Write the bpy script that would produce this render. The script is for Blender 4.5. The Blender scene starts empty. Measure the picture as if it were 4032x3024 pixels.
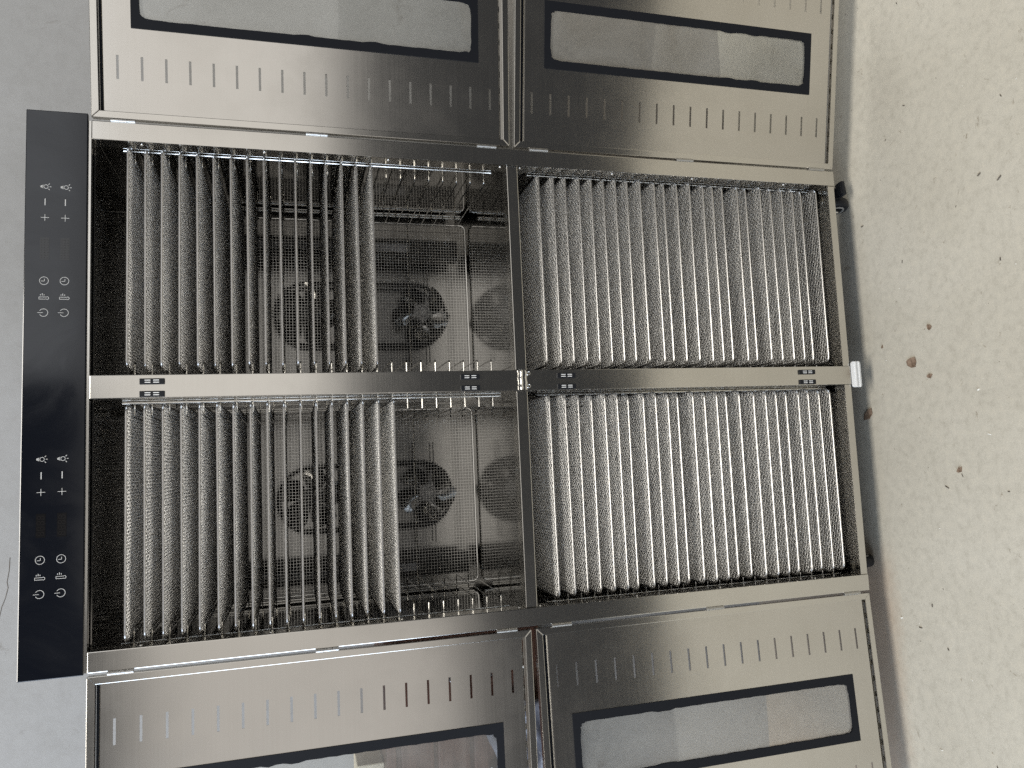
import bpy, bmesh, math, random
from mathutils import Vector, Matrix
random.seed(7)
R = math.radians
sc = bpy.context.scene
col = sc.collection

# ------------------------------------------------------------------ camera
CAM = Vector((0.306, -1.37664, 1.2258))
YAW, PITCH, ROLL = 0.0998, 0.2762, -0.0170
fwd0 = Vector((math.sin(YAW), math.cos(YAW), 0)); rgt = Vector((math.cos(YAW), -math.sin(YAW), 0)); zup = Vector((0, 0, 1))
fwd = fwd0 * math.cos(PITCH) - zup * math.sin(PITCH)
upv = zup * math.cos(PITCH) + fwd0 * math.sin(PITCH)
r2 = rgt * math.cos(ROLL) + upv * math.sin(ROLL)
u2 = -rgt * math.sin(ROLL) + upv * math.cos(ROLL)
cd = bpy.data.cameras.new('camera'); cam = bpy.data.objects.new('camera', cd); col.objects.link(cam)
cx, cy, cz = -u2, r2, -fwd                       # the phone was held sideways: the machine's top points to the picture's left
cam.matrix_world = Matrix(((cx.x, cy.x, cz.x, CAM.x), (cx.y, cy.y, cz.y, CAM.y), (cx.z, cy.z, cz.z, CAM.z), (0, 0, 0, 1)))
cd.sensor_fit = 'HORIZONTAL'; cd.sensor_width = 36.0; cd.lens = 36.0 * 3028 / 4032
cd.clip_start = 0.02; cd.clip_end = 100
sc.camera = cam

# ------------------------------------------------------------------ world, lamps, exposure
w = bpy.data.worlds.new('World'); sc.world = w; w.use_nodes = True
bg = w.node_tree.nodes['Background']; bg.inputs[0].default_value = (0.50, 0.51, 0.53, 1); bg.inputs[1].default_value = 0.085

def area(name, loc, target, sx, sy, power, colr):
    l = bpy.data.lights.new(name, 'AREA'); l.shape = 'RECTANGLE'; l.size = sx; l.size_y = sy; l.energy = power; l.color = colr
    o = bpy.data.objects.new(name, l); col.objects.link(o); o.location = loc
    o.rotation_euler = (Vector(target) - Vector(loc)).to_track_quat('-Z', 'Y').to_euler()
    return o
area('ceiling_tube_lamp', (0.0, -2.50, 4.60), (0.1, 0.0, 0.4), 2.8, 0.85, 195, (1.0, 0.96, 0.885))
area('open_gate_light', (1.5, -4.6, 1.74), (1.5, 0, 1.74), 4.2, 1.74, 0.88 * math.pi * 4.2 * 1.74, (1.0, 0.965, 0.915))
area('yard_light', (-2.0, -4.6, 1.17), (-2.0, 0, 1.17), 2.8, 2.3, 0.64 * math.pi * 2.8 * 2.3, (1.0, 0.95, 0.89))
area('high_window_light', (2.35, -4.6, 3.05), (2.35, 0, 3.05), 2.7, 0.8, 1.45 * math.pi * 2.7 * 0.8, (0.96, 0.98, 1.0))
area('side_daylight', (-3.3, -1.5, 1.9), (-0.5, 0.5, 1.1), 3.4, 3.0, 185, (0.71, 0.83, 1.0))
area('right_wall_fill', (3.3, 0.10, 1.2), (1.2, 0.53, 1.05), 0.8, 1.8, 30, (0.98, 0.98, 0.95))  # added fill lamp, brightens the wall behind the right-hand doors

vs = sc.view_settings
vs.view_transform = 'Standard'; vs.look = 'None'; vs.exposure = 0.0; vs.gamma = 1.0; vs.use_curve_mapping = False
sc.render.engine = 'CYCLES'
cyc = sc.cycles
cyc.max_bounces = 9; cyc.glossy_bounces = 6; cyc.diffuse_bounces = 3; cyc.transmission_bounces = 4; cyc.transparent_max_bounces = 12
cyc.caustics_reflective = False; cyc.caustics_refractive = False; cyc.sample_clamp_indirect = 2.5
cyc.use_denoising = False; cyc.use_adaptive_sampling = False; cyc.sample_clamp_direct = 4.0
# ------------------------------------------------------------------ materials
def new_mat(name):
    m = bpy.data.materials.new(name); m.use_nodes = True
    return m, m.node_tree.nodes, m.node_tree.links, m.node_tree.nodes['Principled BSDF']
def plain(name, c, rough=0.5, metal=0.0, ior=1.45, spec=None):
    m, n, l, b = new_mat(name)
    b.inputs['Base Color'].default_value = (*c, 1); b.inputs['Roughness'].default_value = rough
    b.inputs['Metallic'].default_value = metal; b.inputs['IOR'].default_value = ior
    if spec is not None: b.inputs['Specular IOR Level'].default_value = spec
    return m
def tex(n, l, kind, scale, coord='Object', stretch=(1, 1, 1), **kw):
    tc = n.new('ShaderNodeTexCoord'); mp = n.new('ShaderNodeMapping'); mp.inputs['Scale'].default_value = stretch
    l.new(tc.outputs[coord], mp.inputs['Vector'])
    t = n.new(kind); t.inputs['Scale'].default_value = scale
    for k, v in kw.items():
        t.inputs[k.replace('_', ' ')].default_value = v
    l.new(mp.outputs[0], t.inputs['Vector'])
    return t
def ramp(n, l, src, stops):
    r = n.new('ShaderNodeValToRGB'); e = r.color_ramp.elements
    while len(e) < len(stops): e.new(0.5)
    for i, (p, c) in enumerate(stops):
        e[i].position = p; e[i].color = (*c, 1) if len(c) == 3 else c
    l.new(src, r.inputs[0]); return r
def mix(n, l, fac, a, b, mode='MIX'):
    m = n.new('ShaderNodeMix'); m.data_type = 'RGBA'; m.blend_type = mode
    for s, v in ((0, fac), (6, a), (7, b)):
        if hasattr(v, 'links'): l.new(v, m.inputs[s])
        else: m.inputs[s].default_value = v if s == 0 else (*v, 1)
    return m.outputs[2]
def bump(n, l, b, h, strength, dist):
    bp = n.new('ShaderNodeBump'); bp.inputs['Strength'].default_value = strength; bp.inputs['Distance'].default_value = dist
    l.new(h, bp.inputs['Height'])
    if b.inputs['Normal'].links: l.new(b.inputs['Normal'].links[0].from_socket, bp.inputs['Normal'])
    l.new(bp.outputs[0], b.inputs['Normal'])

def steel(name, base, rough, var, grain=(3, 3, 500), smudge=0.5, bumpy=0.0012):
    m, n, l, b = new_mat(name)
    b.inputs['Metallic'].default_value = 1.0
    g = tex(n, l, 'ShaderNodeTexNoise', 1.0, stretch=grain, Detail=3.0, Roughness=0.6)
    s = tex(n, l, 'ShaderNodeTexNoise', 9.0, Detail=5.0, Roughness=0.62)
    mr = n.new('ShaderNodeMath'); mr.operation = 'MULTIPLY_ADD'; l.new(g.outputs['Fac'], mr.inputs[0]); mr.inputs[1].default_value = var; mr.inputs[2].default_value = rough - var * 0.5
    sr = ramp(n, l, s.outputs['Fac'], [(0.45, (0, 0, 0)), (0.72, (1, 1, 1))])
    ma = n.new('ShaderNodeMath'); ma.operation = 'MULTIPLY_ADD'; l.new(sr.outputs[0], ma.inputs[0]); ma.inputs[1].default_value = 0.10 * smudge; l.new(mr.outputs[0], ma.inputs[2])
    l.new(ma.outputs[0], b.inputs['Roughness'])
    c = mix(n, l, g.outputs['Fac'], [v * 0.95 for v in base], [min(1, v * 1.05) for v in base])
    c2 = mix(n, l, sr.outputs[0], (1, 1, 1), (1 - 0.10 * smudge, 1 - 0.11 * smudge, 1 - 0.13 * smudge))
    l.new(mix(n, l, 1.0, c, c2, 'MULTIPLY'), b.inputs['Base Color'])
    if bumpy: bump(n, l, b, g.outputs['Fac'], 0.25, bumpy)
    return m

M = {}
M['steel'] = steel('brushed_steel', (0.63, 0.61, 0.575), 0.185, 0.05, smudge=0.42, bumpy=0)
M['frame'] = steel('frame_steel', (0.65, 0.63, 0.59), 0.17, 0.05, smudge=0.34, bumpy=0)
M['mirror'] = steel('polished_steel', (0.42, 0.412, 0.395), 0.075, 0.03, smudge=0.4, bumpy=0)
M['back'] = steel('back_steel', (0.44, 0.43, 0.41), 0.17, 0.06, smudge=0.4, bumpy=0)
M['wire'] = plain('steel_wire', (0.70, 0.685, 0.65), 0.20, 1.0)
M['mesh'] = plain('woven_wire', (0.72, 0.71, 0.69), 0.40, 1.0)
M['traywire'] = plain('tray_rim_wire', (0.52, 0.51, 0.50), 0.34, 1.0)
M['hinge'] = plain('dull_hinge_steel', (0.48, 0.47, 0.45), 0.38, 1.0)
M['chrome'] = plain('bright_metal', (0.82, 0.81, 0.79), 0.12, 1.0)
M['rubber'] = plain('black_rubber', (0.008, 0.009, 0.012), 0.6, spec=0.2)
M['plastic'] = plain('black_plastic', (0.010, 0.011, 0.014), 0.45, spec=0.3)
M['print'] = plain('white_print', (0.50, 0.50, 0.49), 0.5)
M['whiteplastic'] = plain('white_plastic', (0.74, 0.74, 0.73), 0.32)
M['lampbar'] = plain('grey_diffuser', (0.80, 0.82, 0.85), 0.4)
M['alu'] = plain('cast_aluminium', (0.97, 0.965, 0.95), 0.35, 0.0)
M['coil'] = plain('oxidised_coil', (0.018, 0.017, 0.016), 0.5)
M['blade'] = plain('fan_blade_steel', (0.30, 0.295, 0.285), 0.10, 1.0)
M['ledbrown'] = plain('unlit_display', (0.0062, 0.0060, 0.0066), 0.10, ior=1.55)
M['segment'] = plain('unlit_segment', (0.0120, 0.0110, 0.0112), 0.12, ior=1.55)
M['rubbergrey'] = plain('grey_tread', (0.30, 0.29, 0.27), 0.5)
M['cardboard'] = plain('cream_card', (0.62, 0.55, 0.42), 0.7)

def mk_black_glass():
    m, n, l, b = new_mat('black_panel_glass')
    s = tex(n, l, 'ShaderNodeTexNoise', 6.0, Detail=6.0, Roughness=0.65, Distortion=1.2)
    r = ramp(n, l, s.outputs['Fac'], [(0.40, (0.10, 0.10, 0.10)), (0.70, (0.20, 0.20, 0.20))])
    l.new(r.outputs[0], b.inputs['Roughness'])
    b.inputs['Base Color'].default_value = (0.0035, 0.0045, 0.0075, 1); b.inputs['IOR'].default_value = 1.55
    return m
M['panel'] = mk_black_glass()

def mk_glass():
    m, n, l, b = new_mat('door_glass'); n.remove(b)
    t = n.new('ShaderNodeBsdfTransparent'); t.inputs[0].default_value = (0.975, 0.985, 0.98, 1)
    g = n.new('ShaderNodeBsdfGlossy'); g.inputs['Roughness'].default_value = 0.03
    d = n.new('ShaderNodeBsdfDiffuse'); d.inputs[0].default_value = (0.72, 0.71, 0.67, 1)          # dusty film
    f = n.new('ShaderNodeFresnel'); f.inputs[0].default_value = 1.5
    nz = tex(n, l, 'ShaderNodeTexNoise', 7.0, Detail=5.0, Roughness=0.6, Distortion=0.7)
    dr = ramp(n, l, nz.outputs['Fac'], [(0.30, (0.05, 0.05, 0.05)), (0.75, (0.17, 0.17, 0.17))])
    m1 = n.new('ShaderNodeMixShader'); l.new(dr.outputs[0], m1.inputs[0]); l.new(t.outputs[0], m1.inputs[1]); l.new(d.outputs[0], m1.inputs[2])
    mx = n.new('ShaderNodeMixShader'); l.new(f.outputs[0], mx.inputs[0]); l.new(m1.outputs[0], mx.inputs[1]); l.new(g.outputs[0], mx.inputs[2])
    l.new(mx.outputs[0], n['Material Output'].inputs['Surface'])
    return m
M['glass'] = mk_glass()

def mk_floor():
    m, n, l, b = new_mat('concrete_floor')
    a = tex(n, l, 'ShaderNodeTexNoise', 2.2, Detail=8.0, Roughness=0.62, Distortion=0.4)
    f = tex(n, l, 'ShaderNodeTexNoise', 55.0, Detail=6.0, Roughness=0.72)
    g = tex(n, l, 'ShaderNodeTexNoise', 320.0, Detail=3.0, Roughness=0.7)
    v = tex(n, l, 'ShaderNodeTexNoise', 26.0, Detail=5.0, Roughness=0.75, Distortion=0.8)
    c1 = ramp(n, l, a.outputs['Fac'], [(0.30, (0.475, 0.440, 0.368)), (0.52, (0.525, 0.490, 0.414)), (0.72, (0.565, 0.53, 0.455))])
    c2 = ramp(n, l, f.outputs['Fac'], [(0.32, (0.86, 0.855, 0.84)), (0.50, (0.99, 0.99, 0.985)), (0.68, (1.06, 1.05, 1.03))])
    c3 = ramp(n, l, g.outputs['Fac'], [(0.32, (0.93, 0.93, 0.93)), (0.62, (1.02, 1.02, 1.015))])
    c4 = ramp(n, l, v.outputs['Fac'], [(0.29, (0.60, 0.56, 0.51)), (0.365, (1, 1, 1))])
    c = mix(n, l, 1.0, mix(n, l, 1.0, mix(n, l, 1.0, c1.outputs[0], c2.outputs[0], 'MULTIPLY'), c3.outputs[0], 'MULTIPLY'), c4.outputs[0], 'MULTIPLY')
    # brown tint on the left floor towards the wall, with a ragged edge
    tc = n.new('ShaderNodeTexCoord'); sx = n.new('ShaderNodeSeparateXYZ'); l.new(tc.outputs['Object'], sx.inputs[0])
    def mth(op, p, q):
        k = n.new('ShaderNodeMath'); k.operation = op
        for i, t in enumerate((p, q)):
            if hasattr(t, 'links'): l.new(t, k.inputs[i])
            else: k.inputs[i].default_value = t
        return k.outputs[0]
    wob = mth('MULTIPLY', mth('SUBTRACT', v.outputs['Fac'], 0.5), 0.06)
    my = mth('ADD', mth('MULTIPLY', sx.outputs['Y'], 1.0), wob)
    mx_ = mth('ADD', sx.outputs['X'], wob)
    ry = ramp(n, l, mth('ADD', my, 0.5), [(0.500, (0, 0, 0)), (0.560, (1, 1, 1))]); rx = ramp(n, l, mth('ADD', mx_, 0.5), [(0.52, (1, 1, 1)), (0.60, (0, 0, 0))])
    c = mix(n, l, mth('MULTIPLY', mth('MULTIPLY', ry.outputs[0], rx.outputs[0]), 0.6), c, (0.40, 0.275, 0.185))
    l.new(c, b.inputs['Base Color'])
    rr = ramp(n, l, f.outputs['Fac'], [(0.3, (0.62, 0.62, 0.62)), (0.7, (0.8, 0.8, 0.8))]); l.new(rr.outputs[0], b.inputs['Roughness'])
    bump(n, l, b, f.outputs['Fac'], 0.35, 0.0015); bump(n, l, b, g.outputs['Fac'], 0.25, 0.0005); bump(n, l, b, c4.outputs[0], 0.5, 0.0012)
    return m
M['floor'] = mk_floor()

def mk_wall():
    m, n, l, b = new_mat('concrete_wall')
    a = tex(n, l, 'ShaderNodeTexNoise', 2.6, Detail=7.0, Roughness=0.6, Distortion=0.5)
    f = tex(n, l, 'ShaderNodeTexNoise', 38.0, Detail=7.0, Roughness=0.7)
    k = tex(n, l, 'ShaderNodeTexNoise', 11.0, Detail=5.0, Roughness=0.7, Distortion=0.6)
    c1 = ramp(n, l, a.outputs['Fac'], [(0.30, (0.268, 0.267, 0.264)), (0.5, (0.29, 0.29, 0.288)), (0.7, (0.305, 0.305, 0.305))])
    c2 = ramp(n, l, f.outputs['Fac'], [(0.30, (0.93, 0.925, 0.92)), (0.55, (1, 1, 1)), (0.7, (1.02, 1.02, 1.02))])
    c3 = ramp(n, l, k.outputs['Fac'], [(0.28, (0.66, 0.63, 0.60)), (0.38, (1, 1, 1))])
    # damp, brownish band of stains at the foot of the wall with a ragged upper edge
    tc = n.new('ShaderNodeTexCoord'); sx = n.new('ShaderNodeSeparateXYZ'); l.new(tc.outputs['Object'], sx.inputs[0])
    ad = n.new('ShaderNodeMath'); ad.operation = 'MULTIPLY_ADD'; l.new(a.outputs['Fac'], ad.inputs[0]); ad.inputs[1].default_value = 0.6; l.new(sx.outputs['Z'], ad.inputs[2])
    dr = ramp(n, l, ad.outputs[0], [(0.72, (1.0, 0.91, 0.81)), (1.0, (0.99, 0.97, 0.94)), (1.0, (1, 1, 1))])
    c = mix(n, l, 1.0, mix(n, l, 1.0, mix(n, l, 1.0, c1.outputs[0], c2.outputs[0], 'MULTIPLY'), c3.outputs[0], 'MULTIPLY'), dr.outputs[0], 'MULTIPLY')
    l.new(c, b.inputs['Base Color']); b.inputs['Roughness'].default_value = 0.82
    bump(n, l, b, f.outputs['Fac'], 0.4, 0.0025); bump(n, l, b, a.outputs['Fac'], 0.3, 0.01)
    return m
M['wall'] = mk_wall()

def mk_wood():
    m, n, l, b = new_mat('brown_wood')
    g = tex(n, l, 'ShaderNodeTexNoise', 3.0, stretch=(2, 12, 40), Detail=5.0, Roughness=0.6, Distortion=0.5)
    c = ramp(n, l, g.outputs['Fac'], [(0.3, (0.075, 0.030, 0.018)), (0.7, (0.150, 0.066, 0.040))])
    l.new(c.outputs[0], b.inputs['Base Color']); b.inputs['Roughness'].default_value = 0.35
    return m
M['wood'] = mk_wood()
def mk_leaf():
    m, n, l, b = new_mat('dry_leaf')
    g = tex(n, l, 'ShaderNodeTexNoise', 160.0, Detail=4.0)
    c = ramp(n, l, g.outputs['Fac'], [(0.35, (0.13, 0.085, 0.055)), (0.65, (0.27, 0.19, 0.135))])
    l.new(c.outputs[0], b.inputs['Base Color']); b.inputs['Roughness'].default_value = 0.7
    return m
M['leaf'] = mk_leaf()
M['grit'] = plain('dark_grit', (0.09, 0.075, 0.06), 0.8)
M['chip'] = plain('pale_chip', (0.72, 0.70, 0.64), 0.8)
M['bag'] = plain('grey_plastic_sheet', (0.20, 0.20, 0.23), 0.25)

# ------------------------------------------------------------------ geometry helpers
class MB:
    def __init__(s): s.v = []; s.f = []
    def add(s, vs_, fs):
        o = len(s.v); s.v += [tuple(p) for p in vs_]; s.f += [tuple(i + o for i in f) for f in fs]; return s
    def box(s, x0, x1, y0, y1, z0, z1):
        return s.add([(x0, y0, z0), (x1, y0, z0), (x1, y1, z0), (x0, y1, z0), (x0, y0, z1), (x1, y0, z1), (x1, y1, z1), (x0, y1, z1)],
                     [(3, 2, 1, 0), (4, 5, 6, 7), (0, 1, 5, 4), (1, 2, 6, 5), (2, 3, 7, 6), (3, 0, 4, 7)])
    def tube(s, pts, r, n=6, closed=False, cap=True):
        pts = [Vector(p) for p in pts]; N = len(pts); vs_ = []; ref = None
        for i, p in enumerate(pts):
            a = pts[(i - 1) % N] if (closed or i > 0) else p
            b = pts[(i + 1) % N] if (closed or i < N - 1) else p
            t = (b - a).normalized()
            if ref is None:
                ref = Vector((0, 0, 1)) if abs(t.z) < 0.9 else Vector((1, 0, 0))
            ref = (ref - t * ref.dot(t)).normalized(); bi = t.cross(ref)
            d1 = (p - a).normalized() if (p - a).length else t
            k = 1.0 / max(0.5, math.sqrt(max(0.0, (1 + d1.dot((b - p).normalized() if (b - p).length else t)) / 2)))
            for j in range(n):
                q = 2 * math.pi * (j + 0.5) / n
                vs_.append(p + (ref * math.cos(q) + bi * math.sin(q)) * r * (k if 0 < i < N - 1 or closed else 1))
        fs = []
        for i in range(N if closed else N - 1):
            i2 = (i + 1) % N
            for j in range(n):
                j2 = (j + 1) % n; fs.append((i * n + j, i * n + j2, i2 * n + j2, i2 * n + j))
        if cap and not closed:
            fs.append(tuple(range(n))[::-1]); fs.append(tuple((N - 1) * n + j for j in range(n)))
        return s.add(vs_, fs)
    def lathe(s, prof, c, axis='y', n=24):
        """prof: list of (radius, offset along axis)"""
        vs_ = []; fs = []
        for (r, h) in prof:
            for j in range(n):
                q = 2 * math.pi * j / n; a, b = r * math.cos(q), r * math.sin(q)
                vs_.append((c[0] + a, c[1] + h, c[2] + b) if axis == 'y' else (c[0] + h, c[1] + a, c[2] + b) if axis == 'x' else (c[0] + a, c[1] + b, c[2] + h))
        for i in range(len(prof) - 1):
            for j in range(n):
                j2 = (j + 1) % n; fs.append((i * n + j, i * n + j2, (i + 1) * n + j2, (i + 1) * n + j))
        fs.append(tuple(range(n))); fs.append(tuple((len(prof) - 1) * n + j for j in range(n))[::-1])
        return s.add(vs_, fs)
    def prism(s, poly, y0, y1):
        """polygon in x,z extruded along y"""
        N = len(poly); vs_ = [(x, y0, z) for x, z in poly] + [(x, y1, z) for x, z in poly]
        fs = [tuple(range(N)), tuple(range(N, 2 * N))[::-1]] + [(i, (i + 1) % N, N + (i + 1) % N, N + i) for i in range(N)]
        return s.add(vs_, fs)
    def ring(s, ri, ro, c, y0, y1, a0=0.0, a1=2 * math.pi, n=28):
        full = abs(a1 - a0 - 2 * math.pi) < 1e-6; vs_ = []; fs = []; K = n if full else n + 1
        for i in range(K):
            q = a0 + (a1 - a0) * i / n
            for r in (ri, ro):
                for y in (y0, y1): vs_.append((c[0] + r * math.cos(q), y, c[1] + r * math.sin(q)))
        for i in range(n):
            a, b = i * 4, ((i + 1) % K) * 4
            fs += [(a, b, b + 2, a + 2), (a + 1, a + 3, b + 3, b + 1), (a, a + 1, b + 1, b), (a + 2, b + 2, b + 3, a + 3)]
        if not full: fs += [(0, 2, 3, 1), (n * 4, n * 4 + 1, n * 4 + 3, n * 4 + 2)]
        return s.add(vs_, fs)
    def mesh(s, name, mat, smooth=False, bevel=0.0, angle=40):
        me = bpy.data.meshes.new(name); me.from_pydata(s.v, [], s.f)
        bm = bmesh.new(); bm.from_mesh(me)
        bmesh.ops.recalc_face_normals(bm, faces=bm.faces)
        if bevel:
            bmesh.ops.bevel(bm, geom=[e for e in bm.edges if len(e.link_faces) == 2 and e.calc_face_angle(0) > 0.6], offset=bevel, segments=2, affect='EDGES', profile=0.6)
        bm.to_mesh(me); bm.free()
        if smooth:
            for p in me.polygons: p.use_smooth = True
            me.set_sharp_from_angle(angle=R(angle))
        me.materials.append(M[mat]); return me
    def build(s, name, mat, parent=None, smooth=False, bevel=0.0, angle=40):
        return link(name, s.mesh(name, mat, smooth, bevel, angle), parent)
def link(name, me, parent=None, loc=(0, 0, 0), rz=0.0):
    o = bpy.data.objects.new(name, me); col.objects.link(o); o.parent = parent; o.location = loc; o.rotation_euler = (0, 0, rz); return o
def tag(o, label=None, cat=None, group=None, kind=None):
    for k, v in (('label', label), ('category', cat), ('group', group), ('kind', kind)):
        if v: o[k] = v
    return o
def arc(c, r, a0, a1, n):
    return [(c[0] + r * math.cos(a0 + (a1 - a0) * i / n), c[1] + r * math.sin(a0 + (a1 - a0) * i / n)) for i in range(n + 1)]
def rrect(x0, x1, z0, z1, r, n=5):
    p = []
    for cx_, cz_, a in ((x1 - r, z1 - r, 0), (x0 + r, z1 - r, 90), (x0 + r, z0 + r, 180), (x1 - r, z0 + r, 270)):
        p += arc((cx_, cz_), r, R(a), R(a + 90), n)
    return p
def holed_plate(x0, x1, z0, z1, holes, y0, y1):
    """flat sheet with rectangular cut-outs, walls of the cut-outs included"""
    xs = sorted({x0, x1} | {h[0] for h in holes} | {h[1] for h in holes}); zs = sorted({z0, z1} | {h[2] for h in holes} | {h[3] for h in holes})
    nx, nz = len(xs) - 1, len(zs) - 1
    def solid(i, j):
        if not (0 <= i < nx and 0 <= j < nz): return False
        mx_, mz = (xs[i] + xs[i + 1]) / 2, (zs[j] + zs[j + 1]) / 2
        return not any(h[0] < mx_ < h[1] and h[2] < mz < h[3] for h in holes)
    V = {}; b = MB()
    def vid(i, j, k):
        if (i, j, k) not in V: V[(i, j, k)] = len(b.v); b.v.append((xs[i], (y0, y1)[k], zs[j]))
        return V[(i, j, k)]
    for i in range(nx):
        for j in range(nz):
            if not solid(i, j): continue
            b.f.append((vid(i, j, 0), vid(i + 1, j, 0), vid(i + 1, j + 1, 0), vid(i, j + 1, 0)))
            b.f.append((vid(i, j, 1), vid(i, j + 1, 1), vid(i + 1, j + 1, 1), vid(i + 1, j, 1)))
            for di, dj, a, c in ((-1, 0, (i, j + 1), (i, j)), (1, 0, (i + 1, j), (i + 1, j + 1)), (0, -1, (i, j), (i + 1, j)), (0, 1, (i + 1, j + 1), (i, j + 1))):
                if not solid(i + di, j + dj): b.f.append((vid(*a, 0), vid(*a, 1), vid(*c, 1), vid(*c, 0)))
    return b

# ------------------------------------------------------------------ setting
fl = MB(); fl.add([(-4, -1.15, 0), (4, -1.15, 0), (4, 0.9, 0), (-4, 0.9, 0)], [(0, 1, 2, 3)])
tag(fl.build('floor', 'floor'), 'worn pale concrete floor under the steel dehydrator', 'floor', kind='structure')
WALL_Y = 0.535
bw = MB(); bw.box(-5, 5, WALL_Y, WALL_Y + 0.12, -0.05, 3.2)
bwo = tag(bw.build('back_wall', 'wall'), 'grey plastered concrete wall behind the steel dehydrator', 'wall', kind='structure')

ck = MB(); cpts = [(0.1412, 1.8189), (0.1135, 1.8199), (0.0895, 1.8236), (0.078, 1.8213), (0.0558, 1.8262), (0.0386, 1.8325), (0.010, 1.838), (-0.03, 1.852)]
for (xa, za), (xb, zb_) in zip(cpts[:-1], cpts[1:]):
    ck.prism([(xa, za - 0.0007), (xb, zb_ - 0.0007), (xb, zb_ + 0.0007), (xa, za + 0.0007)], WALL_Y - 0.0004, WALL_Y + 0.001)
ck.build('crack', 'grit', bwo)

# ------------------------------------------------------------------ dehydrator
W = 0.90; ZT = 1.5446; ZB = 0.080
CL, CR = 0.0324, W - 0.0324
C0, C1 = 0.4311, 0.4700
ZM0, ZM1, ZB1 = 0.8031, 0.8248, 0.0966
root = bpy.data.objects.new('dehydrator', None); col.objects.link(root)
tag(root, 'tall stainless steel food dehydrator with four open doors and black control panel', 'dehydrator')

def part(mb, name, mat, parent=root, **k): return mb.build(name, mat, parent, **k)
for x0, x1, nm in ((0, CL, 'side_column'), (CR, W, 'side_column'), (C0, C1, 'centre_column')):
    part(MB().box(x0, x1, 0.0, 0.034, ZB, ZT), nm, 'frame', bevel=0.0012)
for x0, x1 in ((CL + .0004, C0 - .0004), (C1 + .0004, CR - .0004)):
    part(MB().box(x0, x1, 0.003, 0.034, ZM0, ZM1), 'cross_beam', 'frame', bevel=0.0012)
    part(MB().box(x0, x1, 0.002, 0.034, ZB, ZB1), 'bottom_beam', 'frame', bevel=0.0012)
# outer shell
part(MB().box(0.002, 0.005, 0.0345, 0.50, ZB, ZT), 'side_panel', 'steel')
part(MB().box(W - 0.005, W - 0.002, 0.0345, 0.50, ZB, ZT), 'side_panel', 'steel')
part(MB().box(0.0055, W - 0.0055, 0.497, 0.50, ZB, ZT), 'rear_panel', 'steel')
part(MB().box(0.0055, W - 0.0055, 0.0345, 0.4965, ZB, ZB + 0.004), 'base_panel', 'steel')
part(MB().box(0.004, W - 0.004, 0.004, 0.50, ZT + 0.0045, 1.640), 'top_housing', 'steel')
# chambers
chambers = {}
for side, x0, x1 in (('l', 0.020, 0.4370), ('r', 0.4630, 0.880)):
    for lev, z0, z1 in (('u', ZM1 - 0.002, ZT + 0.001), ('d', ZB1 - 0.004, ZM0 + 0.002)):
        chambers[lev + side] = (x0, x1, z0, z1)
        part(MB().box(x0 - .002, x0, 0.035, 0.4955, z0 + .0005, z1 - .0005), 'chamber_side', 'mirror')
        part(MB().box(x1, x1 + .002, 0.035, 0.4955, z0 + .0005, z1 - .0005), 'chamber_side', 'mirror')
        part(MB().box(x0 - .002, x1 + .002, 0.035, 0.4955, z0 - .002, z0), 'chamber_floor', 'mirror')
        part(MB().box(x0 - .002, x1 + .002, 0.035, 0.4955, z1, z1 + .002), 'chamber_ceiling', 'mirror')
        part(MB().box(x0 + .0005, x1 - .0005, 0.492, 0.4945, z0 + .0005, z1 - .0005), 'chamber_back', 'back')

# screws round the openings
sm = MB().lathe([(0.0006, -0.0022), (0.0020, -0.0016), (0.0028, 0.0), (0.0028, 0.001)], (0, 0, 0), 'z', 10).mesh('screw', 'chrome', smooth=True)
for k in range(9):
    x = 0.05 + k * 0.1
    if abs(x - 0.45) > 0.03: link('screw', sm, root, (x, 0.006, ZT + 0.0045))
sm2 = MB().lathe([(0.0006, -0.0022), (0.0020, -0.0016), (0.0028, 0.0), (0.0028, 0.001)], (0, 0, 0), 'x', 10).mesh('screw', 'chrome', smooth=True)
for z in (0.20, 0.42, 0.60, 0.795, 0.835, 1.05, 1.27, 1.47):
    link('screw', sm2, root, (CR, 0.014, z)); o = link('screw', sm2, root, (CL, 0.014, z)); o.rotation_euler = (0, 0, math.pi)
for x, y in ((0.60, 0.12), (0.33, 0.10)):
    link('screw', MB().lathe([(0.004, 0.0), (0.004, 0.001), (0.002, 0.0025)], (0, 0, 0), 'z', 10).mesh('screw', 'chrome', smooth=True), root, (x, y - .07, ZB1 - .004))

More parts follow.
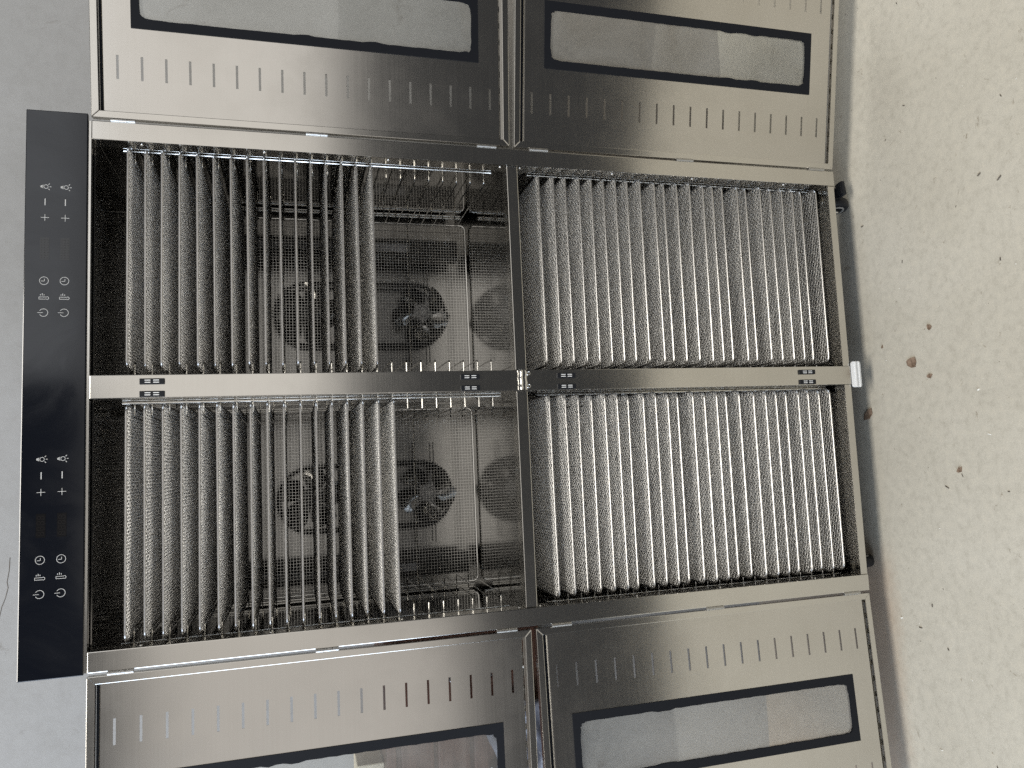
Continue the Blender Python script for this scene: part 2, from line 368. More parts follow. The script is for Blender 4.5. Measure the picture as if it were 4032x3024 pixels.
# control panel with printed icons
PY = -0.004
panel = part(MB().box(-0.0015, 0.9095, PY, 0.0035, 1.5492, 1.6400), 'control_panel', 'panel', bevel=0.0012)
part(MB().box(0.001, W - 0.001, 0.0004, 0.0034, 1.5450, 1.5490), 'panel_trim', 'frame')
Y0, Y1 = PY - 0.0004, PY + 0.0002
LW = 0.00068
def stroke(b, x0, z0, x1, z1, w_=LW):
    d = Vector((x1 - x0, 0, z1 - z0)); n_ = Vector((-d.z, 0, d.x)).normalized() * w_ / 2
    b.prism([(x0 + n_.x, z0 + n_.z), (x0 - n_.x, z0 - n_.z), (x1 - n_.x, z1 - n_.z), (x1 + n_.x, z1 + n_.z)], Y0, Y1); return b
def icon(kind, x, z):
    b = MB()
    if kind == 'power':
        b.ring(0.0058, 0.0058 + LW, (x, z), Y0, Y1, R(120), R(420)); stroke(b, x, z + 0.001, x, z + 0.0088)
    elif kind == 'clock':
        b.ring(0.0060, 0.0060 + LW, (x, z), Y0, Y1); stroke(b, x - .0006, z - 0.0006, x - .0006, z + 0.0044); stroke(b, x - .0006, z - 0.0006, x + 0.0032, z - 0.0006)
    elif kind == 'thermometer':
        b.ring(0.0018, 0.0018 + LW, (x - .001, z - 0.0050), Y0, Y1, R(125), R(415))
        stroke(b, x - 0.0027, z - 0.0030, x - 0.0027, z + 0.0068); stroke(b, x + 0.0007, z - 0.0030, x + 0.0007, z + 0.0068); stroke(b, x - 0.0032, z + 0.0068, x + 0.0012, z + 0.0068)
        for i, w_ in enumerate((0.002, 0.0034, 0.002)): stroke(b, x + 0.0032, z - 0.0005 + i * 0.0026, x + 0.0032 + w_, z - 0.0005 + i * 0.0026, 0.0009)
    elif kind == 'plus':
        stroke(b, x - 0.0055, z, x + 0.0055, z); stroke(b, x, z - 0.006, x, z - LW / 2); stroke(b, x, z + LW / 2, x, z + 0.006)
    elif kind == 'minus':
        stroke(b, x - 0.0055, z, x + 0.0055, z, 0.0013)
    elif kind == 'lamp':
        b.ring(0.0028, 0.0028 + LW, (x, z - 0.0010), Y0, Y1)
        stroke(b, x - 0.0024, z + 0.0028, x - 0.0007, z + 0.0072); stroke(b, x + 0.0024, z + 0.0028, x + 0.0007, z + 0.0072)
        stroke(b, x - 0.0018, z + 0.0040, x + 0.0018, z + 0.0040, 0.0008); stroke(b, x - 0.0010, z + 0.0058, x + 0.0010, z + 0.0058, 0.0016)
        for a in (-45, 0, 45):
            c_, s_ = math.sin(R(a)), -math.cos(R(a)); stroke(b, x + c_ * 0.0052, z - .001 + s_ * 0.0052, x + c_ * 0.0078, z - .001 + s_ * 0.0078, 0.0009)
    return b.build(kind + '_icon', 'print', panel)
SEG = {'a': (0, 1, 1, 1), 'g': (0, .5, 1, .5), 'd': (0, 0, 1, 0), 'f': (0, .5, 0, 1), 'b': (1, .5, 1, 1), 'e': (0, 0, 0, .5), 'c': (1, 0, 1, .5)}
for gx in (0.0, -0.4433):
    for z in (1.6107, 1.5812):
        for kind, x in (('lamp', 0.7800), ('minus', 0.7544), ('plus', 0.7283), ('clock', 0.6236), ('thermometer', 0.5962), ('power', 0.5714)):
            icon(kind, x + gx, z)
        cxd = 0.6765 + gx
        d = MB().box(cxd - 0.0185, cxd + 0.0185, PY - 0.0002, PY + 0.0002, z - 0.0070, z + 0.0065).build('display', 'ledbrown', panel)
        b = MB()
        for k in range(4):
            ox = cxd - 0.0155 + k * 0.0084
            for (a0, b0, a1, b1) in SEG.values():
                stroke(b, ox + a0 * 0.0056 * .86 + .0004, z - 0.0050 + b0 * 0.0095, ox + a1 * 0.0056 * .86 + .0004 + (1e-5 if a0 == a1 else 0), z - 0.0050 + b1 * 0.0095, 0.0010)
        b.build('display_digits', 'segment', panel)

# magnetic catches on the centre column
for z0, z1 in ((1.4320, 1.4701), (0.8957, 0.9314), (0.7075, 0.7443), (0.1709, 0.2095)):
    for x0, x1 in ((0.4535, 0.4632), (0.4326, 0.4424)):
        mg = part(MB().box(x0, x1, -0.0035, 0.0005, z0, z1), 'magnetic_catch', 'plastic', bevel=0.0008)
        zc, h = (z0 + z1) / 2, 0.0088; xm = (x0 + x1) / 2
        for dz in (-1, 1):
            for dx in (-1, 1):
                MB().box(xm + dx * 0.0018 - 0.0007, xm + dx * 0.0018 + 0.0007, -0.0041, -0.0030, zc + dz * 0.0065 - h / 2, zc + dz * 0.0065 + h / 2).build('catch_bar', 'whiteplastic', mg)
# bent catch plate in the middle and pull tab below
b = MB()
prof = [(0.0, 0.8035), (-0.005, 0.8055), (-0.0075, 0.8100), (-0.006, 0.8135), (-0.0085, 0.8170), (-0.006, 0.8215), (0.0, 0.8225)]
N_ = 8
for i in range(N_ + 1):
    x = 0.4322 + (0.4688 - 0.4322) * i / N_
    for (y, z) in prof: b.v.append((x, y - 0.0008 * math.sin(i * 2.1), z + 0.0006 * math.sin(i * 1.7)))
P_ = len(prof)
for i in range(N_):
    for j in range(P_ - 1): b.f.append((i * P_ + j, (i + 1) * P_ + j, (i + 1) * P_ + j + 1, i * P_ + j + 1))
cp = part(b, 'catch_plate', 'chrome', smooth=True, angle=60)
for x in (0.4390, 0.4630):
    MB().tube([(x + 0.0032 * math.cos(q), -0.0055, 0.8030 + 0.0038 * math.sin(q)) for q in [2 * math.pi * i / 12 for i in range(12)]], 0.0007, 6, True).build('wire_loop', 'chrome', cp, smooth=True)
tab = MB().prism(rrect(0.4245, 0.4800, 0.0560, 0.0795, 0.005), -0.003, 0.000)
tab = part(tab, 'pull_tab', 'whiteplastic', bevel=0.0005)
MB().box(0.4250, 0.4795, -0.0062, -0.0031, 0.0690, 0.0735).build('tab_ridge', 'whiteplastic', tab, bevel=0.001)
MB().box(0.4250, 0.4795, -0.0050, -0.0031, 0.0600, 0.0620).build('tab_ridge', 'whiteplastic', tab, bevel=0.0006)

# tray racks: two pairs of uprights and 24 bent runners on each side of each chamber
UZ0, LZ0, PITCH_T = 1.4916, 0.7560, 0.02737
for key, (x0, x1, z0, z1) in chambers.items():
    zt0 = UZ0 if key[0] == 'u' else LZ0
    ya, yb = 0.050, 0.345
    zlo, zhi = zt0 - 23 * PITCH_T - 0.018, zt0 + 0.014
    up = MB().tube([(0, 0, zlo), (0, 0, zhi)], 0.0021, 8).mesh('upright', 'wire', smooth=True)
    for s, xw in ((1, x0), (-1, x1)):
        rk = bpy.data.objects.new('tray_rack', None); col.objects.link(rk); rk.parent = root
        for y in (ya, yb):
            for dx in (0.0045, 0.0100): link('upright', up, rk, (xw + s * dx, y, 0))
        pts = [(xw + s * 0.001, ya + .0045, 0), (xw + s * 0.030, ya + .0045, 0), (xw + s * 0.034, ya + .0085, 0), (xw + s * 0.034, yb - .0085, 0), (xw + s * 0.030, yb - .0045, 0), (xw + s * 0.001, yb - .0045, 0)]
        rn = MB().tube(pts, 0.0012, 6).mesh('runner', 'wire', smooth=True)
        for i in range(24): link('runner', rn, rk, (0, 0, zt0 - i * PITCH_T - 0.0042))

# fan guards, fans, heating coils and lamp bars behind the trays
def guard_mesh(w_, h_):
    b = MB(); p = 0.0066
    n = int(w_ / p); m = int(h_ / p)
    for i in range(1, n): b.tube([(-w_ / 2 + w_ * i / n, 0.0006, 0), (-w_ / 2 + w_ * i / n, 0.0006, h_)], 0.00052, 4, cap=False)
    for j in range(1, m): b.tube([(-w_ / 2, -0.0006, h_ * j / m), (w_ / 2, -0.0006, h_ * j / m)], 0.00052, 4, cap=False)
    return b.mesh('guard_wires', 'wire', smooth=True)
def fan_meshes():
    hub = MB().lathe([(0.0028, -0.0275), (0.0048, -0.0270), (0.0052, -0.0245), (0.0075, -0.0255), (0.0105, -0.0240), (0.0132, -0.0218), (0.0136, -0.0200), (0.0150, -0.0195), (0.0170, -0.0188), (0.0195, -0.0160), (0.0215, -0.0125), (0.0225, -0.008), (0.0225, 0.010), (0.014, 0.011), (0.014, 0.030)], (0, 0, 0), 'y', 28).mesh('hub', 'alu', smooth=True)
    bl = MB(); nr, na = 6, 6
    for side in (0, 1):
        for i in range(nr + 1):
            r = 0.020 + 0.048 * i / nr
            for j in range(na + 1):
                t = j / na - 0.5; a = t * R(30 + 34 * math.sin(math.pi * min(1, 0.15 + i / nr * 0.75))) + R(12) * i / nr
                y = -math.tan(R(32)) * r * t * 0.9 + side * 0.0008 + 0.004 * (t * 2) ** 2
                bl.v.append((r * math.cos(a), y, r * math.sin(a)))
        o = side * (nr + 1) * (na + 1)
        for i in range(nr):
            for j in range(na):
                q = o + i * (na + 1) + j; bl.f.append((q, q + 1, q + na + 2, q + na + 1))
    bl = bl.mesh('blade', 'blade', smooth=True, angle=60)
    web = MB().tube([(0.019, -0.016, 0), (0.052, -0.016, 0)], 0.0014, 6).mesh('strut', 'alu', smooth=True)
    return hub, bl, web
HUB, BLADE, STRUT = fan_meshes()          # silver hub, wide blades, thin spokes
LUG = MB().lathe([(0.0030, -0.014), (0.0042, -0.008), (0.0040, 0.004)], (0, 0, 0), 'y', 10).mesh('lug', 'alu', smooth=True)
for side, fx, gx0, gx1 in (('l', 0.2335, 0.032, 0.427), ('r', 0.6655, 0.474, 0.863)):
    for lev in ('u', 'd'):
        x0, x1, z0, z1 = chambers[lev + side]
        h = z1 - z0 - 0.012
        gd = bpy.data.objects.new('fan_guard', None); col.objects.link(gd); gd.parent = root
        fr = rrect(gx0, gx1, z0 + 0.005, z0 + 0.005 + h, 0.012)
        MB().tube([(x, 0.376, z) for x, z in fr], 0.0021, 7, True).build('guard_frame', 'wire', gd, smooth=True)
        gm = link('guard_wires', guard_mesh(gx1 - gx0 - 0.002, h), gd, ((gx0 + gx1) / 2, 0.376, z0 + 0.005)); gm['kind'] = 'stuff'
        MB().tube([(gx0, 0.3785, z0 + h * 0.20), (gx1, 0.3785, z0 + h * 0.20)], 0.0015, 6).build('guard_stay', 'wire', gd, smooth=True)
        if lev == 'd': continue
        for k, fz in enumerate((0.9255, 1.190)):
            fan = link('fan', HUB, root, (fx, 0.452, fz)); 
            for i in range(5):
                for me_, nm, off in ((BLADE, 'blade', 0), (STRUT, 'strut', 36), (LUG, 'lug', 20)):
                    o = link(nm, me_, fan); a = 2 * math.pi * i / 5 + R(off + 17 + 29 * k + (11 if side == 'l' else 0))
                    o.rotation_euler = (0, -a, 0)
                    if nm == 'lug': o.location = (0.0235 * math.cos(a), -0.002, 0.0235 * math.sin(a))
        # finned coil round both fans
        cz0, cz1, rr = 0.940, 1.190, 0.074
        path = [(fx - 0.003 + x, 0.462, z) for x, z in [(rr, cz1 - t * (cz1 - cz0)) for t in [i / 20 for i in range(20)]] + arc((0, cz0), rr, 0, -math.pi, 20) + [(-rr, cz0 + t * (cz1 - cz0)) for t in [i / 20 for i in range(1, 20)]] + arc((0, cz1), rr, math.pi, 0, 20)[:-1]]
        coil = part(MB().tube(path, 0.0042, 8, True), 'heating_coil', 'coil', smooth=True)
        fb = MB(); L = 0; pv = [Vector(p) for p in path]; step = 0.0062; acc = 0
        for i in range(len(pv)):
            a, b_ = pv[i], pv[(i + 1) % len(pv)]; dl = (b_ - a).length
            while acc < dl:
                p = a.lerp(b_, acc / dl); t = (b_ - a).normalized(); n1 = Vector((0, 1, 0)); n2 = t.cross(n1); vs_ = []
                for q in range(8): vs_.append(p + (n1 * math.cos(q * math.pi / 4) + n2 * math.sin(q * math.pi / 4)) * 0.0095 - t * 0.0004)
                for q in range(8): vs_.append(p + (n1 * math.cos(q * math.pi / 4) + n2 * math.sin(q * math.pi / 4)) * 0.0095 + t * 0.0004)
                fb.add(vs_, [tuple(range(8)), tuple(range(8, 16))[::-1]] + [(q, (q + 1) % 8, 8 + (q + 1) % 8, 8 + q) for q in range(8)]); acc += step
            acc -= dl
        ff = fb.build('coil_fins', 'coil', coil); ff['kind'] = 'stuff'
        # bracket rods that hold the coil
        for fz in (0.905, 0.955):
            part(MB().tube([(fx - 0.12, 0.470, fz), (fx + 0.12, 0.470, fz)], 0.0016, 6), 'coil_stay', 'coil', smooth=True)
        lx = (0.070, 0.0185) if side == 'l' else (0.8115, 0.0185)
        part(MB().box(lx[0] - lx[1] / 2, lx[0] + lx[1] / 2, 0.398, 0.412, 0.9585, 1.30), 'lamp_bar', 'lampbar', bevel=0.002)
        part(MB().box(lx[0] - 0.024 if side == 'l' else lx[0] - 0.024, lx[0] + 0.024, 0.4125, 0.450, 0.84, 1.36), 'lamp_channel', 'coil')

# doors
def make_door(hx, hy, rz, s, zlo, zhi, window, slots, seed):
    rnd = random.Random(seed)
    DW = 0.4330
    def X(a, b): return (min(s * a, s * b), max(s * a, s * b))
    holes = []
    wz0, wz1 = window
    holes.append((*X(0.1590, 0.2780), wz0 + 0.004, wz1 - 0.004))
    for (a, b_) in ((0.0670, 0.1075), (0.3265, 0.3670)):
        for k in range(18):
            z = slots + -0.0381 * k; holes.append((*X(a, b_), z - 0.0020, z + 0.0020))
    gz = 0.0205
    p = holed_plate(*X(0.0128, DW - 0.0128), zlo + gz, zhi - gz, holes, 0.0, 0.0012)
    door = p.build('door', 'steel', root)
    door.location = (hx, hy, 0); door.rotation_euler = (0, 0, rz)
    # mitred rim, four pieces
    rw, y0, y1 = 0.0122, -0.0012, 0.0125
    a0, a1 = 0.0005, DW
    for poly in ([(a0, zlo), (a0 + rw, zlo + rw), (a0 + rw, zhi - rw), (a0, zhi)], [(a1, zlo), (a1, zhi), (a1 - rw, zhi - rw), (a1 - rw, zlo + rw)],
                 [(a0, zhi), (a0 + rw, zhi - rw), (a1 - rw, zhi - rw), (a1, zhi)], [(a0, zlo), (a1, zlo), (a1 - rw, zlo + rw), (a0 + rw, zlo + rw)]):
        MB().prism([(s * x, z) for x, z in poly], y0, y1).build('rim', 'frame', door, bevel=0.0009)
    # channels above and below the panel: a rolled lip, a black seal, vent holes in the lower one
    for zz, dn in ((zhi, -1), (zlo, 1)):
        zi, zo = zz + dn * (gz + 0.0003), zz + dn * (rw + 0.0003)
        MB().tube([(s * 0.0135, 0.0030, zi), (s * (DW - 0.0135), 0.0030, zi)], 0.0027, 8).build('rolled_lip', 'frame', door, smooth=True)
        if dn < 0:
            za, zb_ = sorted((zi + 0.0004, zo - 0.0004))
            MB().box(*X(0.0132, DW - 0.0132), 0.0075, 0.010, za, zb_).build('door_seal', 'rubber', door)
        else:
            za, zb_ = sorted((zi, zo)); hl = []
            for k in range(13): hl.append((*X(0.020 + k * 0.0312, 0.020 + k * 0.0312 + 0.021), za + 0.0018, zb_ - 0.0016))
            holed_plate(*X(0.0132, DW - 0.0132), za, zb_, hl, 0.0085, 0.0095).build('vent_strip', 'mirror', door)
    # gasket round the window, trimmed by hand: uneven inner edge
    ox0, ox1 = 0.1550, 0.2825
    inner = rrect(ox0 + 0.0160, ox1 - 0.0160, wz0 + 0.0130, wz1 - 0.0130, 0.011, 6)
    pts = []
    for i, q in enumerate(inner):          # straight runs get extra points for the ragged cut
        nx_ = inner[(i + 1) % len(inner)]; pts.append(q); dd = math.hypot(nx_[0] - q[0], nx_[1] - q[1])
        if dd > 0.02:
            n_ = int(dd / 0.012)
            for k in range(1, n_): pts.append((q[0] + (nx_[0] - q[0]) * k / n_, q[1] + (nx_[1] - q[1]) * k / n_))
    cxm, czm = (ox0 + ox1) / 2, (wz0 + wz1) / 2
    lump = [rnd.uniform(wz0 + 0.1, wz1 - 0.1) for _ in range(2)]
    outer = []; inn2 = []
    for (x, z) in pts:
        ex = (1 if x > cxm else -1) if abs(abs(x - cxm) - ((ox1 - ox0) / 2 - 0.016)) < 0.0112 else 0
        ez = (1 if z > czm else -1) if abs(abs(z - czm) - ((wz1 - wz0) / 2 - 0.013)) < 0.0112 else 0
        onx = ex if abs(abs(x - cxm) - ((ox1 - ox0) / 2 - 0.016)) < 1e-4 or ex and ez else 0
        onz = ez if abs(abs(z - czm) - ((wz1 - wz0) / 2 - 0.013)) < 1e-4 or ex and ez else 0
        outer.append(((ox1 if onx > 0 else ox0) if onx else x, (wz1 if onz > 0 else wz0) if onz else z))
        j = rnd.uniform(-0.0004, 0.0006) + (0.0022 if any(abs(z - L_) < 0.011 for L_ in lump) and onx and not onz else 0) + (rnd.uniform(0, 0.0022) if onx and onz else 0)
        inn2.append((x - onx * j, z - onz * j))
    b = MB(); n_ = len(pts)
    for y in (-0.0016, 0.0026):
        for q in outer: b.v.append((s * q[0], y, q[1]))
        for q in inn2: b.v.append((s * q[0], y, q[1]))
    for i in range(n_):
        k = (i + 1) % n_
        b.f.append((i, k, n_ + k, n_ + i)); b.f.append((2 * n_ + i, 3 * n_ + i, 3 * n_ + k, 2 * n_ + k))
        b.f.append((n_ + i, n_ + k, 3 * n_ + k, 3 * n_ + i)); b.f.append((i, 2 * n_ + i, 2 * n_ + k, k))
    me = bpy.data.meshes.new('window_gasket'); me.from_pydata(b.v, [], b.f); me.validate()
    bm = bmesh.new(); bm.from_mesh(me); bmesh.ops.remove_doubles(bm, verts=bm.verts, dist=1e-6); bmesh.ops.dissolve_degenerate(bm, edges=bm.edges, dist=1e-6); bmesh.ops.recalc_face_normals(bm, faces=bm.faces); bm.to_mesh(me); bm.free()
    me.materials.append(M['rubber']); link('window_gasket', me, door)
    MB().box(*X(ox0 + 0.005, ox1 - 0.005), 0.0029, 0.0032, wz0 + 0.005, wz1 - 0.005).build('glass_pane', 'glass', door)
    return door
RU, RL = R(-7.0), R(-10.6)
dUR = make_door(0.9050, 0.000, RU, 1, 0.8180, 1.5450, (0.8775, 1.4816), 1.5036, 3)
dLR = make_door(0.9050, 0.003, RL, 1, 0.0800, 0.8080, (0.1467, 0.7484), 0.7724, 4)
dUL = make_door(-0.0050, 0.000, R(0.5), -1, 0.8180, 1.5450, (0.8778, 1.4816), 1.5050, 5)
dLL = make_door(-0.0055, 0.003, R(3.6), -1, 0.0800, 0.8080, (0.1452, 0.7500), 0.7728, 6)
# hinges in the gap between column and door
hb = MB().lathe([(0.0022, -0.0192), (0.0032, -0.0188), (0.0032, -0.0065), (0.0028, -0.0063), (0.0028, -0.0061), (0.0032, -0.0059), (0.0032, 0.0059), (0.0028, 0.0061), (0.0028, 0.0063), (0.0032, 0.0065), (0.0032, 0.0188), (0.0022, 0.0192)], (0, 0, 0), 'z', 12).mesh('hinge', 'hinge', smooth=True)
for x in (0.9026, -0.0026):
    for z in (1.4965, 1.179, 0.8635, 0.759, 0.442, 0.1240): link('hinge', hb, root, (x, -0.0005, z))

# casters
def caster(x, y, brake, rz=0.0):
    c = part(MB().box(-0.030, 0.030, -0.028, 0.028, 0.0765, 0.0797), 'caster', 'chrome', bevel=0.001)
    c.location = (x, y, 0); c.rotation_euler = (0, 0, rz)
    wy = 0.004
    MB().lathe([(0.020, -0.011), (0.026, -0.010), (0.0295, -0.006), (0.0300, 0.0), (0.0295, 0.006), (0.026, 0.010), (0.020, 0.011)], (0, wy, 0.0300), 'x', 32).build('wheel', 'plastic', c, smooth=True)
    for sx in (-1, 1):
        MB().tube([(sx * 0.0108, wy + 0.0165 * math.cos(2 * math.pi * a / 28), 0.030 + 0.0165 * math.sin(2 * math.pi * a / 28)) for a in range(28)], 0.0022, 6, True).build('wheel_ring', 'rubbergrey', c, smooth=True)
        MB().lathe([(0.006, 0.0), (0.0052, sx * 0.002), (0.003, sx * 0.003)], (sx * 0.0160, wy, 0.0300), 'x', 12).build('axle_bolt', 'chrome', c, smooth=True)
        pl = [(-0.016, 0.0765), (0.018, 0.0765), (0.014, 0.045), (0.009, 0.022), (-0.003, 0.022), (-0.010, 0.045)]
        v0 = [(sx * 0.0138, p[0], p[1]) for p in pl] + [(sx * 0.0158, p[0], p[1]) for p in pl]; n_ = len(pl)
        MB().add(v0, [tuple(range(n_)), tuple(range(n_, 2 * n_))[::-1]] + [(i, (i + 1) % n_, n_ + (i + 1) % n_, n_ + i) for i in range(n_)]).build('fork_arm', 'plastic', c)
    if brake:
        bp_ = MB().box(0.004, 0.036, -0.048, -0.026, 0.0360, 0.0450).build('brake_pedal', 'plastic', c, bevel=0.002)
        MB().box(0.002, 0.030, -0.0262, -0.0120, 0.0400, 0.0640).build('brake_link', 'plastic', c, bevel=0.002)
        MB().box(0.006, 0.034, -0.0470, -0.0330, 0.0455, 0.0480).build('pedal_pad', 'plastic', c, bevel=0.001)
    return c
caster(0.846, 0.062, True, R(9))
caster(0.048, 0.080, False, R(-6))
caster(0.845, 0.440, False); caster(0.055, 0.440, False)

# ------------------------------------------------------------------ trays
def tray_meshes(seed, sag):
    w_, d_ = 0.380, 0.345; rnd = random.Random(seed)
    fr = rrect(-w_ / 2, w_ / 2, 0, d_, 0.013, 5)
    rim = MB().tube([(x, y, 0) for x, y in fr], 0.0020, 8, True).mesh('tray_rim', 'traywire', smooth=True)
    p = 0.0056; nx = int(w_ / p); ny = int(d_ / p); b = MB()
    ph = [rnd.uniform(0, 6.28) for _ in range(6)]
    def sg(x, y):
        a = (1 - (2 * x / w_) ** 2); c = 1 - (2 * y / d_ - 1) ** 2
        return -sag * a * c + 0.0007 * math.sin(x * 31 + ph[0]) * math.sin(y * 27 + ph[1]) * min(1, 4 * a * c)
    xs = [-w_ / 2 + w_ * (i + 1) / (nx + 1) for i in range(nx)]; ys = [d_ * (j + 1) / (ny + 1) for j in range(ny)]
    A, r = 0.00065, 0.00060
    for i, x in enumerate(xs):
        ax = abs(x) - (w_ / 2 - 0.013); e = 0.0 if ax < 0 else 0.013 - math.sqrt(max(0, 0.013 ** 2 - ax ** 2))
        pts = [(x, e, 0)] + [(x + 0.0003 * math.sin(y * 90 + i), y, sg(x, y) + (A if (i + j) % 2 else -A)) for j, y in enumerate(ys) if e < y < d_ - e] + [(x, d_ - e, 0)]
        b.tube(pts, r, 4, cap=False)
    for j, y in enumerate(ys):
        ay = abs(y - d_ / 2) - (d_ / 2 - 0.013); e = 0.0 if ay < 0 else 0.013 - math.sqrt(max(0, 0.013 ** 2 - ay ** 2))
        pts = [(-w_ / 2 + e, y, 0)] + [(x, y + 0.0003 * math.sin(x * 80 + j), sg(x, y) + (-A if (i + j) % 2 else A)) for i, x in enumerate(xs) if abs(x) < w_ / 2 - e] + [(w_ / 2 - e, y, 0)]
        b.tube(pts, r, 4, cap=False)
    me = bpy.data.meshes.new('wire_mesh'); me.from_pydata(b.v, [], b.f)
    for q in me.polygons: q.use_smooth = True
    me.materials.append(M['mesh'])
    return rim, me
VAR = [tray_meshes(11, 0.0008), tray_meshes(12, 0.0018), tray_meshes(13, 0.0012)]
ORD = ['topmost', 'second', 'third', 'fourth', 'fifth', 'sixth', 'seventh', 'eighth', 'ninth', 'tenth', 'eleventh', 'twelfth', 'thirteenth', 'fourteenth', 'fifteenth', 'sixteenth',
       'seventeenth', 'eighteenth', 'nineteenth', 'twentieth', 'twenty-first', 'twenty-second', 'twenty-third', 'twenty-fourth']
WHERE = {'ur': 'upper chamber away from the brown cabinet', 'ul': 'upper chamber beside the brown cabinet', 'dr': 'lower chamber away from the brown cabinet', 'dl': 'lower chamber beside the brown cabinet'}
JIT = {'ur': [0, 0, 1, 1.2, -.5, 0, -.8, -.6, -1.1, -1, 0, 0, 1, .3, .3, 0],
       'ul': [1.6, 1.1, .7, 0, -.4, -1.8, -.3, -1.1, -.9, -.7, -.7, -.2, 0, .8, .8, .6, .6],
       'dr': [-1.4, -2.2, -.9, -1.4, .1, .6, 1.6, 3.3, 3.9, -2.8, 2.5, 2.1, 2, -3.5, 2.8, 3.4, -1.1, 1.8, -1.1, .1, -1.6, -.8, .9, -2.8],
       'dl': [2.7, -1.2, -2.5, -2.4, -.5, .8, 2.2, -.5, -1.8, .5, 3.2, -.6, 1.1, .1, 3.2, 1.5, -2.2, -1.8, -2.4, -.7, .1, -.5, -.2, .6]}
for key, n_, xc, z0 in (('ur', 16, 0.6720, UZ0), ('ul', 17, 0.2310, UZ0 - 0.001), ('dr', 24, 0.6700, LZ0 + 0.0015), ('dl', 24, 0.2330, LZ0 - 0.0015)):
    for i in range(n_):
        rim, me = VAR[random.randrange(3)]
        t = bpy.data.objects.new('drying_tray', None); col.objects.link(t)
        t.location = (xc + random.uniform(-.0015, .0015), 0.012 + random.uniform(-.004, .006), z0 - i * PITCH_T + JIT[key][i] * 0.001)
        t.rotation_euler = (random.uniform(-.003, .003), random.uniform(-.003, .003), random.uniform(-.004, .004))
        pos = 'topmost' if i == 0 else 'lowest' if i == n_ - 1 else ORD[i] + ' from top'
        tag(t, 'wire mesh tray, %s in the %s' % (pos, WHERE[key]), 'tray', 'wire mesh trays in the dehydrator')
        link('tray_rim', rim, t); link('wire_mesh', me, t)['kind'] = 'stuff'

# ------------------------------------------------------------------ brown cabinet on the wall behind the open doors
cb = bpy.data.objects.new('wall_cabinet', None); col.objects.link(cb); cb.location = (0, 0, 0)
tag(cb, 'brown wooden wall cabinet of shallow drawers with round metal knobs behind the door', 'cabinet')
bx0, bx1, by0 = -0.86, -0.060, 0.330
MB().box(bx0, bx1, by0 + 0.012, WALL_Y - 0.001, 0.700, 1.030).build('carcass', 'wood', cb, bevel=0.003)
MB().box(bx0 - 0.012, bx1 + 0.012, by0 - 0.006, WALL_Y - 0.001, 1.0305, 1.052).build('top_board', 'wood', cb, bevel=0.004)
for r_ in range(4):
    for c_ in range(2):
        x0 = bx0 + 0.012 + c_ * 0.392; z0 = 0.712 + r_ * 0.079
        dr = MB().box(x0, x0 + 0.384, by0, by0 + 0.0115, z0, z0 + 0.071).build('drawer', 'wood', cb, bevel=0.004)
        for kx in (0.09, 0.295):
            MB().lathe([(0.004, 0.0), (0.004, -0.010), (0.009, -0.014), (0.0095, -0.019), (0.006, -0.023)], (x0 + kx, by0, z0 + 0.036), 'y', 14).build('knob', 'chrome', dr, smooth=True)
for x in (-0.62, -0.40, -0.275):
    MB().box(x - 0.014, x + 0.014, by0 + 0.02, WALL_Y - 0.001, 0.630, 0.6995).build('bracket', 'wood', cb, bevel=0.003)
ct = MB().box(-0.47, -0.33, 0.36, 0.47, 1.0525, 1.110).build('carton', 'cardboard', bevel=0.003)
tag(ct, 'small cream cardboard carton standing on the brown wall cabinet', 'carton')
b = MB(); nx, nz = 40, 26
for i in range(nx + 1):
    for j in range(nz + 1):
        x = -0.62 + 0.40 * i / nx; z = 0.655 + 0.175 * j / nz
        b.v.append((x, by0 - 0.030 + 0.008 * math.sin(i * .5 + j * .35) + 0.005 * math.sin(i * .23 - j * .9) + 0.003 * math.sin(i * 1.3 + j * 1.1), z + 0.012 * math.sin(i * .4)))
for i in range(nx):
    for j in range(nz):
        q = i * (nz + 1) + j; b.f.append((q, q + nz + 1, q + nz + 2, q + 1))
sh = b.build('plastic_sheet', 'bag', smooth=True, angle=80)
tag(sh, 'crumpled grey plastic sheet hanging over the cabinet drawers', 'plastic sheet')
mo = sh.modifiers.new('thick', 'SOLIDIFY'); mo.thickness = 0.0015

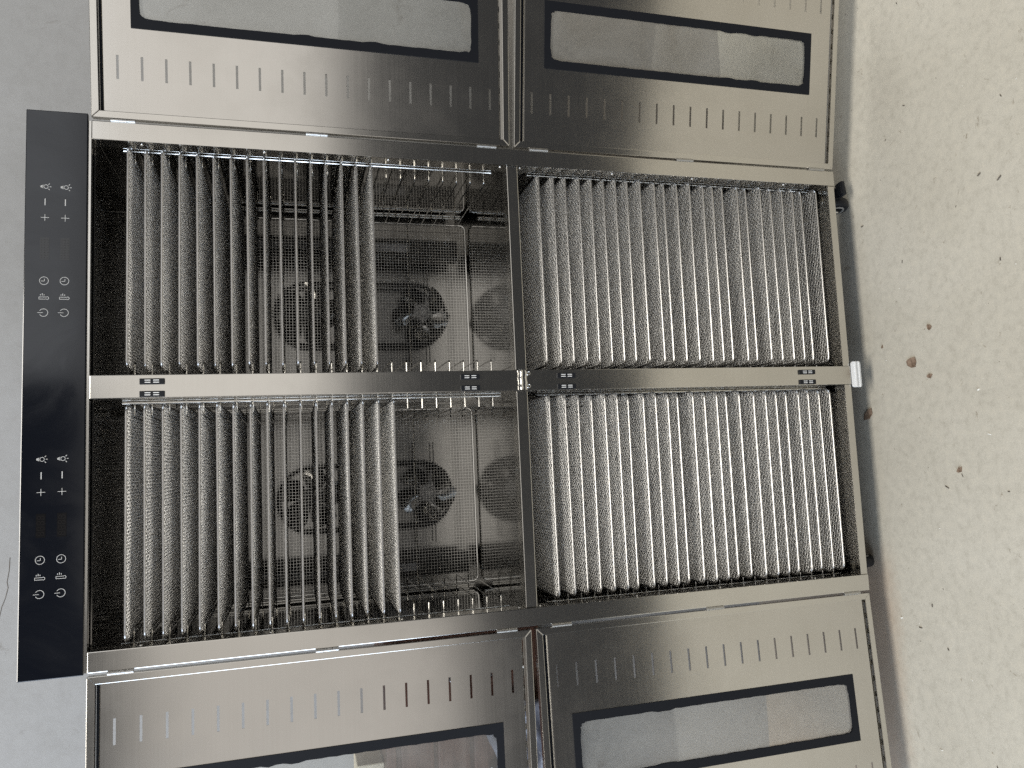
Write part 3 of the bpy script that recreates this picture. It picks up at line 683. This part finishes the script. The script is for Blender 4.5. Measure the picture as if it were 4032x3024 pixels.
# ------------------------------------------------------------------ litter on the floor
LEAVES = [((0.465, -0.088), 0.025, 0.9, 'brown triangular leaf scrap, largest on the open floor'), ((0.433, -0.130), 0.015, 0.3, 'small brown leaf scrap beside the largest leaf scrap'),
          ((0.367, 0.050), 0.030, -0.7, 'pointed brown dry leaf at the edge of the dehydrator shadow'), ((0.246, -0.180), 0.016, 0.8, 'small brown leaf scrap far out on the open floor'),
          ((0.530, -0.140), 0.012, 0.1, 'tiny dark leaf scrap with a bit of stalk on the floor'), ((0.510, -0.009), 0.008, 1.2, 'tiny dark leaf crumb by the dehydrator shadow')]
SH = [[(0, -.55), (.35, -.25), (.55, .2), (.30, .45), (-.15, .40), (-.5, .1), (-.35, -.3)], [(0, -.5), (.3, -.1), (.2, .5), (-.1, .4), (-.35, 0)], [(-.6, .1), (-.2, -.25), (.3, -.3), (.62, .0), (.2, .28), (-.3, .32)]]
for k, ((x, y), size, ang, lab) in enumerate(LEAVES):
    poly = SH[(0, 1, 2, 1, 0, 1)[k]]; b = MB()
    ca, sa = math.cos(ang), math.sin(ang); top = [(0, 0)] + poly
    vs_ = []
    for dz in (0.0009, 0.0):
        for (px, py) in top: vs_.append((size * (px * ca - py * sa), size * (px * sa + py * ca), 0.0005 + dz + size * 0.22 * (px * px + 0.4 * py * py)))
    n_ = len(poly); fs = []
    for i in range(n_):
        a, c = 1 + i, 1 + (i + 1) % n_
        fs += [(0, a, c), (n_ + 1, n_ + 1 + c, n_ + 1 + a), (a, n_ + 1 + a, n_ + 1 + c, c)]
    b.add(vs_, fs); o = b.build('dry_leaf', 'leaf'); o.location = (x, y, 0)
    tag(o, lab, 'leaf', 'dry leaf scraps on the floor')
for nm, mat, cnt, smin, smax, lab in (('grit', 'grit', 44, 0.0006, 0.0028, 'scattered dark crumbs of grit on the concrete floor'), ('plaster_chips', 'chip', 26, 0.0008, 0.0030, 'scattered pale plaster chips on the concrete floor')):
    b = MB(); rg = random.Random(5 if nm == 'grit' else 9)
    for _ in range(cnt):
        x, y = rg.uniform(-0.35, 1.30), rg.uniform(-0.42, 0.03); s_ = smin + (smax - smin) * rg.random() ** 3; a = rg.uniform(0, 3.14); el = rg.uniform(1, 2.6)
        ps = [(-el, -.6, 0), (el, -.5, 0), (el * .7, .6, 0), (-el * .8, .5, 0), (-el * .3, -.2, .8), (el * .4, .1, .7)]
        b.add([(x + s_ * (p[0] * math.cos(a) - p[1] * math.sin(a)), y + s_ * (p[0] * math.sin(a) + p[1] * math.cos(a)), 0.0003 + s_ * p[2]) for p in ps],
              [(0, 1, 2, 3), (0, 4, 5, 1), (1, 5, 2), (2, 5, 4, 3), (3, 4, 0)])
    tag(b.build(nm, mat), lab, 'debris', kind='stuff')
